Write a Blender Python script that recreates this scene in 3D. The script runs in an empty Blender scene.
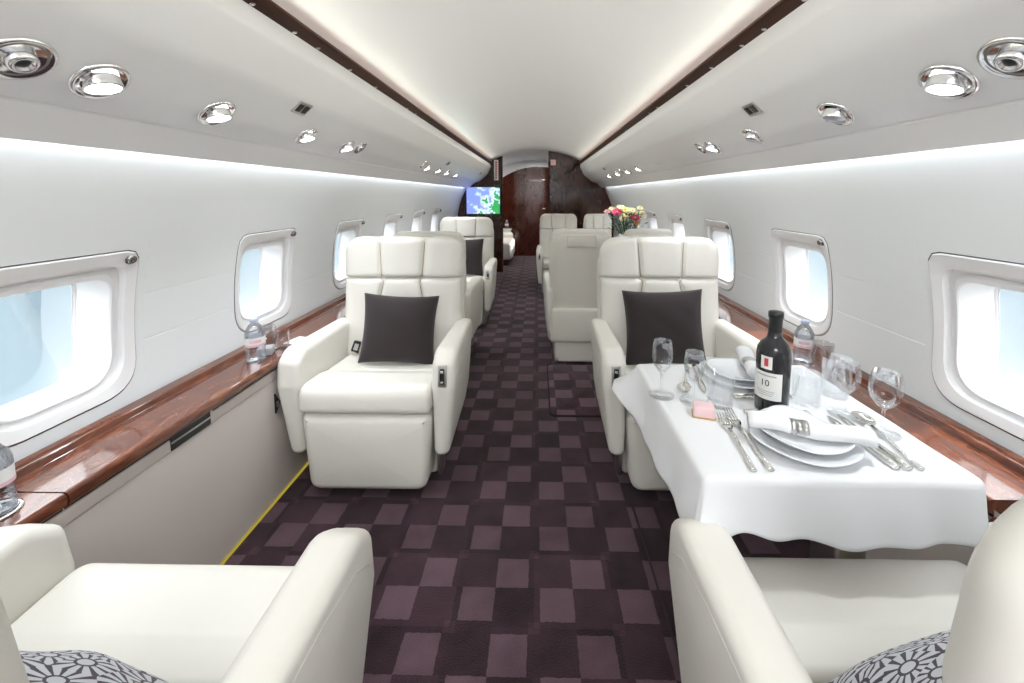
import bpy, bmesh, math, random
from mathutils import Vector, Matrix
random.seed(7)
sc = bpy.context.scene
COL = sc.collection
PI = math.pi

# ------------------------------------------------------------------ materials
def new_mat(name):
    m = bpy.data.materials.new(name); m.use_nodes = True
    nt = m.node_tree; b = nt.nodes['Principled BSDF']
    return m, nt, b
def setp(b, **k):
    for a, v in k.items():
        b.inputs[a.replace('_', ' ')].default_value = v
def plain(name, col, rough=.5, metal=0., coat=0., bump=0., bscale=200., spec=.5, sheen=0.):
    m, nt, b = new_mat(name)
    b.inputs['Base Color'].default_value = (*col, 1); b.inputs['Roughness'].default_value = rough
    b.inputs['Metallic'].default_value = metal; b.inputs['Coat Weight'].default_value = coat
    b.inputs['Coat Roughness'].default_value = .05; b.inputs['Specular IOR Level'].default_value = spec
    b.inputs['Sheen Weight'].default_value = sheen
    if bump:
        tc = nt.nodes.new('ShaderNodeTexCoord'); n = nt.nodes.new('ShaderNodeTexNoise'); bp = nt.nodes.new('ShaderNodeBump')
        n.inputs['Scale'].default_value = bscale; n.inputs['Detail'].default_value = 3
        bp.inputs['Strength'].default_value = bump; bp.inputs['Distance'].default_value = .002
        nt.links.new(tc.outputs['Object'], n.inputs['Vector']); nt.links.new(n.outputs['Fac'], bp.inputs['Height'])
        nt.links.new(bp.outputs['Normal'], b.inputs['Normal'])
    return m
def emit(name, col, s):
    m = bpy.data.materials.new(name); m.use_nodes = True; nt = m.node_tree; nt.nodes.clear()
    e = nt.nodes.new('ShaderNodeEmission'); o = nt.nodes.new('ShaderNodeOutputMaterial')
    e.inputs[0].default_value = (*col, 1); e.inputs[1].default_value = s
    nt.links.new(e.outputs[0], o.inputs[0]); return m
def ramp(nt, stops):
    r = nt.nodes.new('ShaderNodeValToRGB'); e = r.color_ramp.elements
    while len(e) < len(stops): e.new(.5)
    for k, (p, c) in zip(e, stops): k.position = p; k.color = (*c, 1)
    return r
def math_n(nt, op, a, b=None, c=None):
    n = nt.nodes.new('ShaderNodeMath'); n.operation = op
    for i, v in enumerate((a, b, c)):
        if v is None: continue
        if isinstance(v, (int, float)): n.inputs[i].default_value = v
        else: nt.links.new(v, n.inputs[i])
    return n.outputs[0]
def wood(name, c1, c2, c3, rough=.12, scale=(9, 2.2, 9), seed=0., coat=.35):
    m, nt, b = new_mat(name)
    tc = nt.nodes.new('ShaderNodeTexCoord'); mp = nt.nodes.new('ShaderNodeMapping')
    mp.inputs['Scale'].default_value = scale; mp.inputs['Location'].default_value = (seed, seed * 2, seed)
    n = nt.nodes.new('ShaderNodeTexNoise'); n.inputs['Scale'].default_value = 1.6; n.inputs['Detail'].default_value = 9
    n.inputs['Roughness'].default_value = .62; n.inputs['Distortion'].default_value = 1.6
    r = ramp(nt, [(.28, c1), (.5, c2), (.74, c3)])
    nt.links.new(tc.outputs['Object'], mp.inputs['Vector']); nt.links.new(mp.outputs[0], n.inputs['Vector'])
    nt.links.new(n.outputs['Fac'], r.inputs[0]); nt.links.new(r.outputs[0], b.inputs['Base Color'])
    setp(b, Roughness=rough, Coat_Weight=coat, Coat_Roughness=.03, Specular_IOR_Level=.5 if coat else .15)
    return m
def thin_glass(name, tint=(.994, .996, .997), edge=.42, base=.0):
    m = bpy.data.materials.new(name); m.use_nodes = True; nt = m.node_tree; nt.nodes.clear()
    o = nt.nodes.new('ShaderNodeOutputMaterial'); mx = nt.nodes.new('ShaderNodeMixShader')
    t = nt.nodes.new('ShaderNodeBsdfTransparent'); g = nt.nodes.new('ShaderNodeBsdfGlossy'); f = nt.nodes.new('ShaderNodeFresnel')
    f.inputs[0].default_value = 1.5; t.inputs[0].default_value = (*tint, 1); g.inputs['Roughness'].default_value = .03
    g.inputs['Color'].default_value = (.92, .94, .96, 1)
    k = math_n(nt, 'MULTIPLY_ADD', f.outputs[0], edge, base)
    nt.links.new(k, mx.inputs[0]); nt.links.new(t.outputs[0], mx.inputs[1]); nt.links.new(g.outputs[0], mx.inputs[2])
    nt.links.new(mx.outputs[0], o.inputs[0]); return m

M = {}
M['leather'] = plain('cream_leather', (.80, .775, .715), .40, bump=.55, bscale=11, spec=.4)
M['leather_side'] = plain('cream_leather_shell', (.79, .76, .69), .48, bump=.08, bscale=420, spec=.35)
M['seam_thread'] = plain('tan_seam', (.42, .33, .21), .7)
M['wall'] = plain('white_liner', (.795, .82, .835), .38, spec=.35)
M['ceil'] = plain('ceiling_liner', (.80, .825, .84), .22, spec=.45)
M['bin'] = plain('overhead_liner', (.765, .77, .775), .34, spec=.4)
M['panel'] = plain('beige_side_leather', (.66, .60, .57), .55, bump=.06, bscale=500, spec=.3)
M['winframe'] = plain('window_plastic', (.78, .78, .79), .4, spec=.4)
M['reveal'] = plain('window_reveal', (.88, .88, .88), .5)
M['gasket'] = plain('grey_gasket', (.18, .18, .19), .6)
M['wood'] = wood('burl_ledge', (.06, .017, .010), (.135, .042, .022), (.26, .095, .045), scale=(14, 4, 14))
M['wood_dark'] = wood('burl_bulkhead', (.024, .0055, .0035), (.045, .011, .0065), (.075, .021, .011), scale=(4, 4, 2), rough=.10)
M['wood_trim'] = wood('walnut_strip', (.036, .013, .008), (.055, .021, .012), (.08, .033, .019), scale=(20, 1.2, 20), rough=.55, coat=0.)
M['chrome'] = plain('chrome', (.78, .78, .79), .12, 1.)
M['dark_chrome'] = plain('dark_chrome', (.22, .21, .20), .2, 1.)
M['brushed'] = plain('brushed_steel', (.58, .575, .56), .30, 1.)
M['silver'] = plain('polished_silver', (.80, .79, .76), .14, 1.)
M['black'] = plain('black_plastic', (.012, .012, .013), .35)
M['darkhole'] = plain('dark_recess', (.02, .019, .018), .8)
M['lens_off'] = plain('smoked_lens', (.18, .21, .27), .08, coat=1.)
M['lens_on'] = emit('lit_lens', (1, .98, .95), 9.)
M['pillow'] = plain('dark_brown_cloth', (.030, .021, .023), .9, bump=.5, bscale=900, sheen=.12)
M['linen'] = plain('white_linen', (.83, .84, .86), .85, bump=.12, bscale=700, spec=.2, sheen=.1)
M['china'] = plain('white_china', (.83, .85, .88), .12, coat=.5)
M['glass'] = thin_glass('clear_glass')
M['pane'] = thin_glass('window_acrylic', (.985, .99, .995), .25, .0)
M['plastic_bottle'] = thin_glass('clear_bottle_plastic', (.93, .95, .98), .7, .06)
M['bottle'] = plain('black_bottle_glass', (.010, .010, .013), .22, coat=.4)
M['label'] = plain('paper_label', (.80, .79, .76), .7)
M['ink'] = plain('dark_ink', (.04, .04, .05), .7)
M['grey_ink'] = plain('grey_ink', (.42, .42, .43), .7)
M['red'] = plain('red_print', (.55, .05, .06), .6)
M['pink_label'] = plain('pink_label', (.80, .50, .58), .6)
M['cap_blue'] = plain('pale_blue_cap', (.55, .62, .78), .4)
M['pink'] = plain('pink_sugar', (.84, .60, .62), .7)
M['gold'] = plain('gold_edge', (.55, .36, .12), .4, .5)
M['strip'] = emit('yellow_glow_strip', (.80, .64, .08), .20)
M['greybox'] = plain('grey_card', (.42, .42, .45), .5)
M['white'] = plain('white_card', (.84, .84, .84), .5)
M['leaf'] = plain('green_leaf', (.03, .09, .03), .6)
M['yellow'] = plain('yellow_petal', (.85, .75, .18), .6)
M['paleyellow'] = plain('cream_petal', (.86, .82, .48), .6)
M['magenta'] = plain('magenta_petal', (.70, .03, .16), .5)
M['palepink'] = plain('pale_pink_petal', (.80, .45, .48), .6)
M['orange'] = plain('orange_petal', (.80, .38, .12), .6)
M['pinkplate'] = plain('pink_sign', (.75, .45, .45), .5)
M['gloss_white'] = plain('white_lacquer', (.80, .80, .80), .3)
M['stone'] = plain('white_lamp_cover', (.85, .85, .84), .5)

# carpet: cut-pile squares; light squares step diagonally with a narrow gap, procedural in floor coordinates
def carpet(name, lift=1.0):
    m, nt, b = new_mat(name)
    tc = nt.nodes.new('ShaderNodeTexCoord'); sp = nt.nodes.new('ShaderNodeSeparateXYZ')
    geo = nt.nodes.new('ShaderNodeNewGeometry')
    Pd, s = .2364, .1005
    nz = nt.nodes.new('ShaderNodeTexNoise'); nz.inputs['Scale'].default_value = 70; nz.inputs['Detail'].default_value = 3
    nt.links.new(geo.outputs['Position'], nz.inputs['Vector'])
    ad = nt.nodes.new('ShaderNodeVectorMath'); ad.operation = 'MULTIPLY_ADD'; ad.inputs[1].default_value = (.007, .007, 0); nt.links.new(nz.outputs['Color'], ad.inputs[0])
    ad.inputs[2].default_value = (-.0035, -.0035, 0)
    a2 = nt.nodes.new('ShaderNodeVectorMath'); a2.operation = 'ADD'; nt.links.new(geo.outputs['Position'], a2.inputs[0]); nt.links.new(ad.outputs[0], a2.inputs[1]); nt.links.new(a2.outputs[0], sp.inputs[0])
    fx = math_n(nt, 'FLOORED_MODULO', math_n(nt, 'SUBTRACT', sp.outputs[0], -.096), Pd)
    fy = math_n(nt, 'FLOORED_MODULO', math_n(nt, 'SUBTRACT', sp.outputs[1], 1.402), Pd)
    A = math_n(nt, 'MULTIPLY', math_n(nt, 'LESS_THAN', fx, s), math_n(nt, 'LESS_THAN', fy, s))
    B = math_n(nt, 'MULTIPLY', math_n(nt, 'GREATER_THAN', fx, Pd - s), math_n(nt, 'GREATER_THAN', fy, Pd - s))
    def gap(f): return math_n(nt, 'MULTIPLY', math_n(nt, 'GREATER_THAN', f, s + .002), math_n(nt, 'LESS_THAN', f, Pd - s - .002))
    L = math_n(nt, 'ADD', math_n(nt, 'ADD', A, B), math_n(nt, 'MULTIPLY', math_n(nt, 'MULTIPLY', gap(fx), gap(fy)), .28))
    # cell id noise
    ix = math_n(nt, 'FLOOR', math_n(nt, 'DIVIDE', math_n(nt, 'SUBTRACT', sp.outputs[0], -.096), Pd / 2))
    iy = math_n(nt, 'FLOOR', math_n(nt, 'DIVIDE', math_n(nt, 'SUBTRACT', sp.outputs[1], 1.402), Pd / 2))
    cb = nt.nodes.new('ShaderNodeCombineXYZ'); nt.links.new(ix, cb.inputs[0]); nt.links.new(iy, cb.inputs[1])
    wn = nt.nodes.new('ShaderNodeTexWhiteNoise'); nt.links.new(cb.outputs[0], wn.inputs['Vector'])
    # small squares in the gaps (slightly raised outline tone)
    n1 = nt.nodes.new('ShaderNodeTexNoise'); n1.inputs['Scale'].default_value = 9; n1.inputs['Detail'].default_value = 4
    nt.links.new(geo.outputs['Position'], n1.inputs['Vector'])
    n2 = nt.nodes.new('ShaderNodeTexNoise'); n2.inputs['Scale'].default_value = 260; n2.inputs['Detail'].default_value = 2
    nt.links.new(geo.outputs['Position'], n2.inputs['Vector'])
    big = math_n(nt, 'MULTIPLY_ADD', n1.outputs['Fac'], .5, .0)
    t = math_n(nt, 'MULTIPLY_ADD', L, .50, math_n(nt, 'MULTIPLY_ADD', wn.outputs[0], .24, math_n(nt, 'MULTIPLY_ADD', n2.outputs['Fac'], .22, math_n(nt, 'SUBTRACT', big, .26))))
    r = ramp(nt, [(.0, tuple(v * lift for v in (.012, .0062, .0080))), (.35, tuple(v * lift for v in (.045, .0225, .0305))), (1., tuple(v * lift for v in (.135, .082, .102)))])
    nt.links.new(t, r.inputs[0]); nt.links.new(r.outputs[0], b.inputs['Base Color'])
    bp = nt.nodes.new('ShaderNodeBump'); bp.inputs['Strength'].default_value = .6; bp.inputs['Distance'].default_value = .004
    nt.links.new(math_n(nt, 'ADD', n2.outputs['Fac'], math_n(nt, 'MULTIPLY', L, -.4)), bp.inputs['Height']); nt.links.new(bp.outputs[0], b.inputs['Normal'])
    setp(b, Roughness=.95, Sheen_Weight=.15, Specular_IOR_Level=.1)
    return m
M['carpet'] = carpet('checked_carpet')
M['carpet_patch'] = carpet('checked_carpet_patch', 1.35)
M['carpet_edge'] = plain('carpet_binding', (.020, .011, .013), .9)

# daisy print for the foreground cushions
def daisy():
    m, nt, b = new_mat('daisy_print')
    tc = nt.nodes.new('ShaderNodeTexCoord'); uv = tc.outputs['UV']
    v = nt.nodes.new('ShaderNodeTexVoronoi'); v.voronoi_dimensions = '2D'; v.inputs['Scale'].default_value = 6.5; v.inputs['Randomness'].default_value = .55
    nt.links.new(uv, v.inputs['Vector'])
    sub = nt.nodes.new('ShaderNodeVectorMath'); sub.operation = 'SUBTRACT'
    nt.links.new(uv, sub.inputs[0]); nt.links.new(v.outputs['Position'], sub.inputs[1])
    sp = nt.nodes.new('ShaderNodeSeparateXYZ'); nt.links.new(sub.outputs[0], sp.inputs[0])
    ang = math_n(nt, 'ARCTAN2', sp.outputs[1], sp.outputs[0])
    wv = math_n(nt, 'ABSOLUTE', math_n(nt, 'SINE', math_n(nt, 'MULTIPLY', ang, 6)))
    d = v.outputs['Distance']
    petal = math_n(nt, 'GREATER_THAN', wv, math_n(nt, 'MULTIPLY_ADD', d, .35, .40))
    ring = math_n(nt, 'GREATER_THAN', d, .24)
    inner = math_n(nt, 'LESS_THAN', d, .17)
    out = math_n(nt, 'LESS_THAN', d, .72)
    f = math_n(nt, 'MAXIMUM', inner, math_n(nt, 'MULTIPLY', math_n(nt, 'MULTIPLY', petal, ring), out))
    r = ramp(nt, [(0, (.055, .045, .062)), (1, (.60, .61, .65))])
    nt.links.new(f, r.inputs[0]); nt.links.new(r.outputs[0], b.inputs['Base Color']); setp(b, Roughness=.85, Sheen_Weight=.1)
    return m
M['daisy'] = daisy()

def screen_mat():
    m = bpy.data.materials.new('map_screen'); m.use_nodes = True; nt = m.node_tree; nt.nodes.clear()
    o = nt.nodes.new('ShaderNodeOutputMaterial'); e = nt.nodes.new('ShaderNodeEmission'); tc = nt.nodes.new('ShaderNodeTexCoord')
    n = nt.nodes.new('ShaderNodeTexNoise'); n.inputs['Scale'].default_value = 3.1; n.inputs['Detail'].default_value = 5; n.inputs['Roughness'].default_value = .55
    sp = nt.nodes.new('ShaderNodeSeparateXYZ'); nt.links.new(tc.outputs['UV'], sp.inputs[0])
    nt.links.new(tc.outputs['UV'], n.inputs['Vector'])
    t = math_n(nt, 'ADD', n.outputs['Fac'], math_n(nt, 'MULTIPLY_ADD', sp.outputs[0], .22, math_n(nt, 'MULTIPLY_ADD', sp.outputs[1], -.12, -.12)))
    r = ramp(nt, [(.40, (.22, .30, .85)), (.48, (.55, .72, .95)), (.545, (.70, .85, .98)), (.56, (.03, .33, .10)), (.80, (.08, .42, .12)), (.90, (.65, .40, .15))])
    nt.links.new(t, r.inputs[0]); nt.links.new(r.outputs[0], e.inputs[0]); e.inputs[1].default_value = .62
    nt.links.new(e.outputs[0], o.inputs[0]); return m
M['screen'] = screen_mat()

# ------------------------------------------------------------------ mesh helpers
def link(name, bm, mat, parent=None, smooth=True, wn=False, flip=True, sharp=None):
    if flip: bmesh.ops.recalc_face_normals(bm, faces=bm.faces)
    me = bpy.data.meshes.new(name); bm.to_mesh(me); bm.free()
    if smooth:
        for p in me.polygons: p.use_smooth = True
    if sharp: me.set_sharp_from_angle(angle=math.radians(sharp))
    me.materials.append(M[mat] if isinstance(mat, str) else mat)
    o = bpy.data.objects.new(name, me); COL.objects.link(o)
    if parent: o.parent = parent
    if wn:
        w = o.modifiers.new('wn', 'WEIGHTED_NORMAL'); w.keep_sharp = False; w.weight = 80
    return o
def tag(o, label, cat, group=None):
    o['label'] = label; o['category'] = cat
    if group: o['group'] = group
    return o
def empty(name, loc=(0, 0, 0), rz=0., label=None, cat=None, group=None):
    o = bpy.data.objects.new(name, None); COL.objects.link(o); o.location = loc; o.rotation_euler = (0, 0, rz)
    o.empty_display_size = .05
    if label: tag(o, label, cat, group)
    return o
def struct(name, bm, mat, parent=None, **k):
    o = link(name, bm, mat, parent, **k)
    if not parent: o['kind'] = 'structure'
    return o
def copy_tree(o, parent=None):
    c = o.copy(); COL.objects.link(c)
    if parent: c.parent = parent
    for ch in o.children: copy_tree(ch, c)
    return c

def box_bm(bm, x0, x1, y0, y1, z0, z1, r=0., seg=3, mat=None):
    b2 = bmesh.new(); bmesh.ops.create_cube(b2, size=1)
    for v in b2.verts:
        v.co = Vector((x0 + (v.co.x + .5) * (x1 - x0), y0 + (v.co.y + .5) * (y1 - y0), z0 + (v.co.z + .5) * (z1 - z0)))
    if r: bmesh.ops.bevel(b2, geom=b2.edges[:], offset=r, segments=seg, profile=.5, affect='EDGES')
    if mat is not None: bmesh.ops.transform(b2, matrix=mat, verts=b2.verts)
    me = bpy.data.meshes.new('t'); b2.to_mesh(me); b2.free(); bm.from_mesh(me); bpy.data.meshes.remove(me)
def rbox(*a, **k):
    bm = bmesh.new(); box_bm(bm, *a, **k); return bm
def merge(bm, b2, mat=None):
    if mat is not None: bmesh.ops.transform(b2, matrix=mat, verts=b2.verts)
    me = bpy.data.meshes.new('t'); b2.to_mesh(me); b2.free(); bm.from_mesh(me); bpy.data.meshes.remove(me)
def lathe(prof, n=32, bm=None, cap=True):
    bm = bm or bmesh.new(); rings = []
    for r, z in prof:
        if r < 1e-6: rings.append([bm.verts.new((0, 0, z))]); continue
        rings.append([bm.verts.new((r * math.cos(2 * PI * i / n), r * math.sin(2 * PI * i / n), z)) for i in range(n)])
    for a, b in zip(rings, rings[1:]):
        for i in range(n):
            j = (i + 1) % n
            if len(a) == 1 and len(b) == 1: continue
            if len(a) == 1: bm.faces.new((a[0], b[i], b[j]))
            elif len(b) == 1: bm.faces.new((a[i], b[0], a[j]))
            else: bm.faces.new((a[i], b[i], b[j], a[j]))
    return bm
def rings_bm(rings, cap0=True, cap1=True, closed=True, bm=None):
    bm = bm or bmesh.new(); R = [[bm.verts.new(p) for p in r] for r in rings]
    n = len(R[0])
    for a, b in zip(R, R[1:]):
        for i in range(n if closed else n - 1):
            j = (i + 1) % n; bm.faces.new((a[i], a[j], b[j], b[i]))
    for flag, r in ((cap0, R[0]), (cap1, R[-1])):
        if flag:
            c = bm.verts.new(sum((v.co for v in r), Vector()) / n)
            for i in range(n): bm.faces.new((r[i], r[(i + 1) % n], c))
    return bm
def tube(pts, rad, n=10, bm=None, cap=True):
    pts = [Vector(p) for p in pts]; rads = rad if isinstance(rad, (list, tuple)) else [rad] * len(pts)
    rings = []; up = Vector((0, 0, 1))
    for i, p in enumerate(pts):
        d = (pts[min(i + 1, len(pts) - 1)] - pts[max(i - 1, 0)]).normalized()
        a = d.cross(up)
        if a.length < 1e-3: a = d.cross(Vector((1, 0, 0)))
        a.normalize(); b = d.cross(a)
        rings.append([p + (a * math.cos(2 * PI * k / n) + b * math.sin(2 * PI * k / n)) * rads[i] for k in range(n)])
    return rings_bm(rings, cap, cap, bm=bm)
def round_poly(pts, rads, seg=6):
    """2-D polygon with rounded corners"""
    out = []; n = len(pts)
    for i in range(n):
        p = Vector(pts[i]); a = Vector(pts[i - 1]) - p; b = Vector(pts[(i + 1) % n]) - p
        r = rads[i] if isinstance(rads, (list, tuple)) else rads
        if r <= 0: out.append(tuple(p)); continue
        ang = a.angle(b); t = min(r / math.tan(ang / 2), a.length * .49, b.length * .49); r = t * math.tan(ang / 2)
        p0 = p + a.normalized() * t; p1 = p + b.normalized() * t
        for k in range(seg + 1):
            s = k / seg  # quadratic blend close to an arc
            out.append(tuple(p0 * (1 - s) ** 2 + p * 2 * s * (1 - s) + p1 * s * s))
    return out
def inset_poly(poly, d):
    n = len(poly); out = []
    area = sum(poly[i - 1][0] * poly[i][1] - poly[i][0] * poly[i - 1][1] for i in range(n))
    sg = 1 if area > 0 else -1
    for i in range(n):
        p = Vector(poly[i]); a = (p - Vector(poly[i - 1])); b = (Vector(poly[(i + 1) % n]) - p)
        na = Vector((-a.y, a.x)); nb = Vector((-b.y, b.x))
        if na.length < 1e-9: na = nb
        if nb.length < 1e-9: nb = na
        m = (na.normalized() + nb.normalized())
        m = m.normalized() if m.length > 1e-6 else na.normalized()
        out.append(tuple(p + m * d * sg))
    return out
def extrude_round(poly, h0, h1, r, axis='x', seg=5, crown=0.):
    """solid with the outline poly (2-D), extruded from h0 to h1 with rims rounded by r"""
    rings = []
    steps = [(h0 + r - r * math.cos(k / seg * PI / 2) if False else h0 + r * (1 - math.sin(k / seg * PI / 2)), r * (1 - math.cos(k / seg * PI / 2))) for k in range(seg, -1, -1)]
    # k=seg: h0, inset r ; k=0: h0+r, inset 0
    prof = [(h0 + r * (1 - math.sin(k / seg * PI / 2)), r * (1 - math.cos(k / seg * PI / 2))) for k in range(seg, -1, -1)]
    prof += [(h1 - r * (1 - math.sin(k / seg * PI / 2)), r * (1 - math.cos(k / seg * PI / 2))) for k in range(0, seg + 1)]
    for h, d in prof:
        q = inset_poly(poly, d)
        if axis == 'x': rings.append([(h, a, b) for a, b in q])
        elif axis == 'y': rings.append([(a, h, b) for a, b in q])
        else: rings.append([(a, b, h) for a, b in q])
    return rings_bm(rings)
def strip(paths, bm=None, closed=False):
    """loft between equal-length point lists"""
    return rings_bm(paths, False, False, closed, bm)
def place(bm, loc, rz=0., rx=0., ry=0.):
    bmesh.ops.transform(bm, matrix=Matrix.Translation(loc) @ Matrix.Rotation(rz, 4, 'Z') @ Matrix.Rotation(ry, 4, 'Y') @ Matrix.Rotation(rx, 4, 'X'), verts=bm.verts); return bm
def text(name, body, size, loc, rot, mat, parent=None, ext=.0002, align='CENTER'):
    c = bpy.data.curves.new(name, 'FONT'); c.body = body; c.size = size; c.extrude = ext; c.align_x = align; c.align_y = 'CENTER'
    c.materials.append(M[mat]); o = bpy.data.objects.new(name, c); COL.objects.link(o); o.location = loc; o.rotation_euler = rot
    bpy.context.view_layer.update(); me = bpy.data.meshes.new_from_object(o.evaluated_get(bpy.context.evaluated_depsgraph_get()))
    bpy.data.objects.remove(o); o = bpy.data.objects.new(name, me); COL.objects.link(o); o.location = loc; o.rotation_euler = rot
    if parent: o.parent = parent
    return o

# ------------------------------------------------------------------ cabin shell
R, ZC = 1.215, .71                 # side liner circle
RC, ZCC = 1.49, .395            # ceiling circle
Y0, Y1, YP = -1.7, 8.3, 6.4
def wx(z): return math.sqrt(max(R * R - (z - ZC) ** 2, 0))
def wp(s, y, z, off=0.):
    """point on the side liner; off is measured outward"""
    x = wx(z); n = Vector((x, 0, z - ZC)).normalized()
    return Vector((s * (x + off * n.x), y, z + off * n.z))

bm = rbox(-1.12, 1.12, Y0, Y1, -.06, 0.); fl = struct('floor', bm, 'carpet', smooth=False)

FAR = [-.405, .41, 1.225, 2.045, 2.865, 3.67, 4.42, 5.165]
CEN = [f - .20 for f in FAR]
ZB, ZT = .48, 1.18      # window bay
NL = 72
def rrect(y0, y1, z0, z1, rt, rb):
    return (y0, y1, z0, z1, rt, rb)
def loop_pts(cfg, n=NL):
    """n points of a rounded rectangle, by equal angle steps about a centre"""
    y0, y1, z0, z1, rt, rb = cfg
    cy, cz = (y0 + y1) / 2, (z0 + z1) / 2
    poly = round_poly([(y0, z0), (y1, z0), (y1, z1), (y0, z1)], [rb, rb, rt, rt], 10)
    out = []
    for k in range(n):
        a = 2 * PI * (k + .5) / n; d = Vector((math.cos(a) * .6, math.sin(a) * .75))
        best = None
        for i in range(len(poly)):
            p = Vector(poly[i - 1]) - Vector((cy, cz)); q = Vector(poly[i]) - Vector((cy, cz)); e = q - p
            det = d.x * (-e.y) + e.x * d.y
            if abs(det) < 1e-12: continue
            t = (p.x * (-e.y) + e.x * p.y) / det; u = (d.x * p.y - d.y * p.x) / det
            if t > 0 and -1e-6 <= u <= 1 + 1e-6 and (best is None or t > best): best = t
        out.append((cy + d.x * best, cz + d.y * best))
    return out
def outer_loop(c): return (c - .20, c + .20, .605, 1.04, .045, .11)
BH = .225
def wall(s, name):
    bm = bmesh.new()
    # upper and lower strips, whole length
    ys = [Y0 + (Y1 - Y0) * i / 40 for i in range(41)]
    for zs in ([ZT + (1.60 - ZT) * i / 12 for i in range(13)], [.30 + (ZB - .30) * i / 4 for i in range(5)]):
        strip([[wp(s, y, z) for y in ys] for z in zs], bm)
    # plain pieces between the windows, with two fine grooves
    edges = [Y0] + [v for c in CEN for v in (c - BH, c + BH)] + [Y1]
    zs = sorted([ZB + (ZT - ZB) * i / 14 for i in range(15)] + [g + d for g in (.892, .745) for d in (-.002, -.0008, .0008, .002)])
    for a, b in zip(edges[::2], edges[1::2]):
        yy = [a + (b - a) * i / 4 for i in range(5)]
        rows = []
        for z in zs:
            off = .002 if any(abs(z - g) < .001 for g in (.892, .745)) else 0
            rows.append([wp(s, y, z, off) for y in yy])
        strip(rows, bm)
    for c in CEN:
        inn = loop_pts(outer_loop(c)); out = loop_pts((c - BH, c + BH, ZB, ZT, 0, 0))
        # snap nearest to the exact corners
        for cc in ((c - BH, ZB), (c + BH, ZB), (c + BH, ZT), (c - BH, ZT)):
            k = min(range(NL), key=lambda i: (out[i][0] - cc[0]) ** 2 + (out[i][1] - cc[1]) ** 2); out[k] = cc
        rows = []
        for t in (0, .2, .4, .6, .8, 1):
            rows.append([wp(s, o[0] + (i[0] - o[0]) * t, o[1] + (i[1] - o[1]) * t) for o, i in zip(out, inn)])
        rings_bm(rows, False, False, True, bm)
    o = struct(name, bm, 'wall', sharp=20); return o
wall(-1, 'wall_left'); wall(1, 'wall_right')

def window(s, c, idx):
    e = empty('window_%d' % idx, (s * 1.2, c, .82)); e['kind'] = 'structure'
    inv = Matrix.Translation((-s * 1.2, -c, -.82))
    def L(d0, dz0, dz1, rt, rb, off): return [wp(s, y, z, off) for y, z in loop_pts((c - d0, c + d0, dz0, dz1, rt, rb))]
    def mk(name, rows, mat, wn=False):
        bm = strip(rows, closed=True); bmesh.ops.transform(bm, matrix=inv, verts=bm.verts); return link(name, bm, mat, e, sharp=32)
    mk('window_gasket', [L(.20, .605, 1.04, .045, .11, 0), L(.1995, .6055, 1.0395, .045, .11, .006), L(.197, .608, 1.037, .043, .107, .006), L(.1968, .6082, 1.0368, .043, .107, -.001)], 'gasket')
    mk('window_frame', [L(.1968, .6082, 1.0368, .043, .107, -.001), L(.194, .611, 1.034, .042, .105, -.005), L(.176, .630, 1.002, .055, .10, .0),
                        L(.169, .637, .995, .055, .10, .003), L(.168, .638, .994, .055, .10, .022)], 'winframe')
    mk('inner_bezel', [L(.168, .638, .994, .055, .10, .022), L(.155, .650, .980, .055, .095, .026), L(.152, .652, .972, .055, .095, .018), L(.146, .656, .962, .055, .09, .018), L(.144, .658, .958, .055, .09, .022)], 'winframe')
    mk('window_reveal', [L(.144, .658, .958, .055, .09, .022), L(.141, .661, .954, .055, .088, .035), L(.140, .662, .952, .055, .088, .115)], 'reveal')
    mk('pane_gasket', [L(.140, .662, .952, .055, .088, .115), L(.136, .666, .948, .055, .085, .117), L(.136, .666, .948, .055, .085, .121), L(.133, .669, .945, .055, .083, .121)], 'winframe')
    bm = bmesh.new(); pts = L(.137, .665, .949, .055, .085, .122); ctr = wp(s, c, .807, .122)
    rings_bm([[wp(s, c + (y - c) * k, .807 + (z - .807) * k, .122) for y, z in loop_pts((c - .137, c + .137, .665, .949, .055, .085))] for k in (1, .75, .5, .25, .08)], False, True, True, bm)
    bmesh.ops.transform(bm, matrix=inv, verts=bm.verts); link('window_pane', bm, 'pane', e)
    # round shade knob at the upper far corner
    k = lathe([(0, .010), (.010, .010), (.013, .006), (.013, 0), (.016, 0), (.016, -.003)], 20)
    p = wp(s, c - s * .168, 1.012, -.004); n = Vector((-wx(1.012) * s, 0, -(1.012 - ZC))).normalized()
    q = Vector((0, 0, 1)).rotation_difference(n).to_matrix().to_4x4()
    bmesh.ops.transform(k, matrix=inv @ Matrix.Translation(p) @ q, verts=k.verts); link('shade_knob', k, 'dark_chrome', e)
for i, c in enumerate(CEN): window(-1, c, 2 * i + 1); window(1, c, 2 * i + 2)

# ceiling vault
def arc(x, r=RC, zc=ZCC): return zc + math.sqrt(r * r - x * x)
ys = [Y0 + (Y1 - Y0) * i / 40 for i in range(41)]
xs = [-.76 + 1.52 * i / 40 for i in range(41)]
struct('ceiling', strip([[(x, y, arc(x)) for y in ys] for x in xs]), 'ceil')
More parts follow.
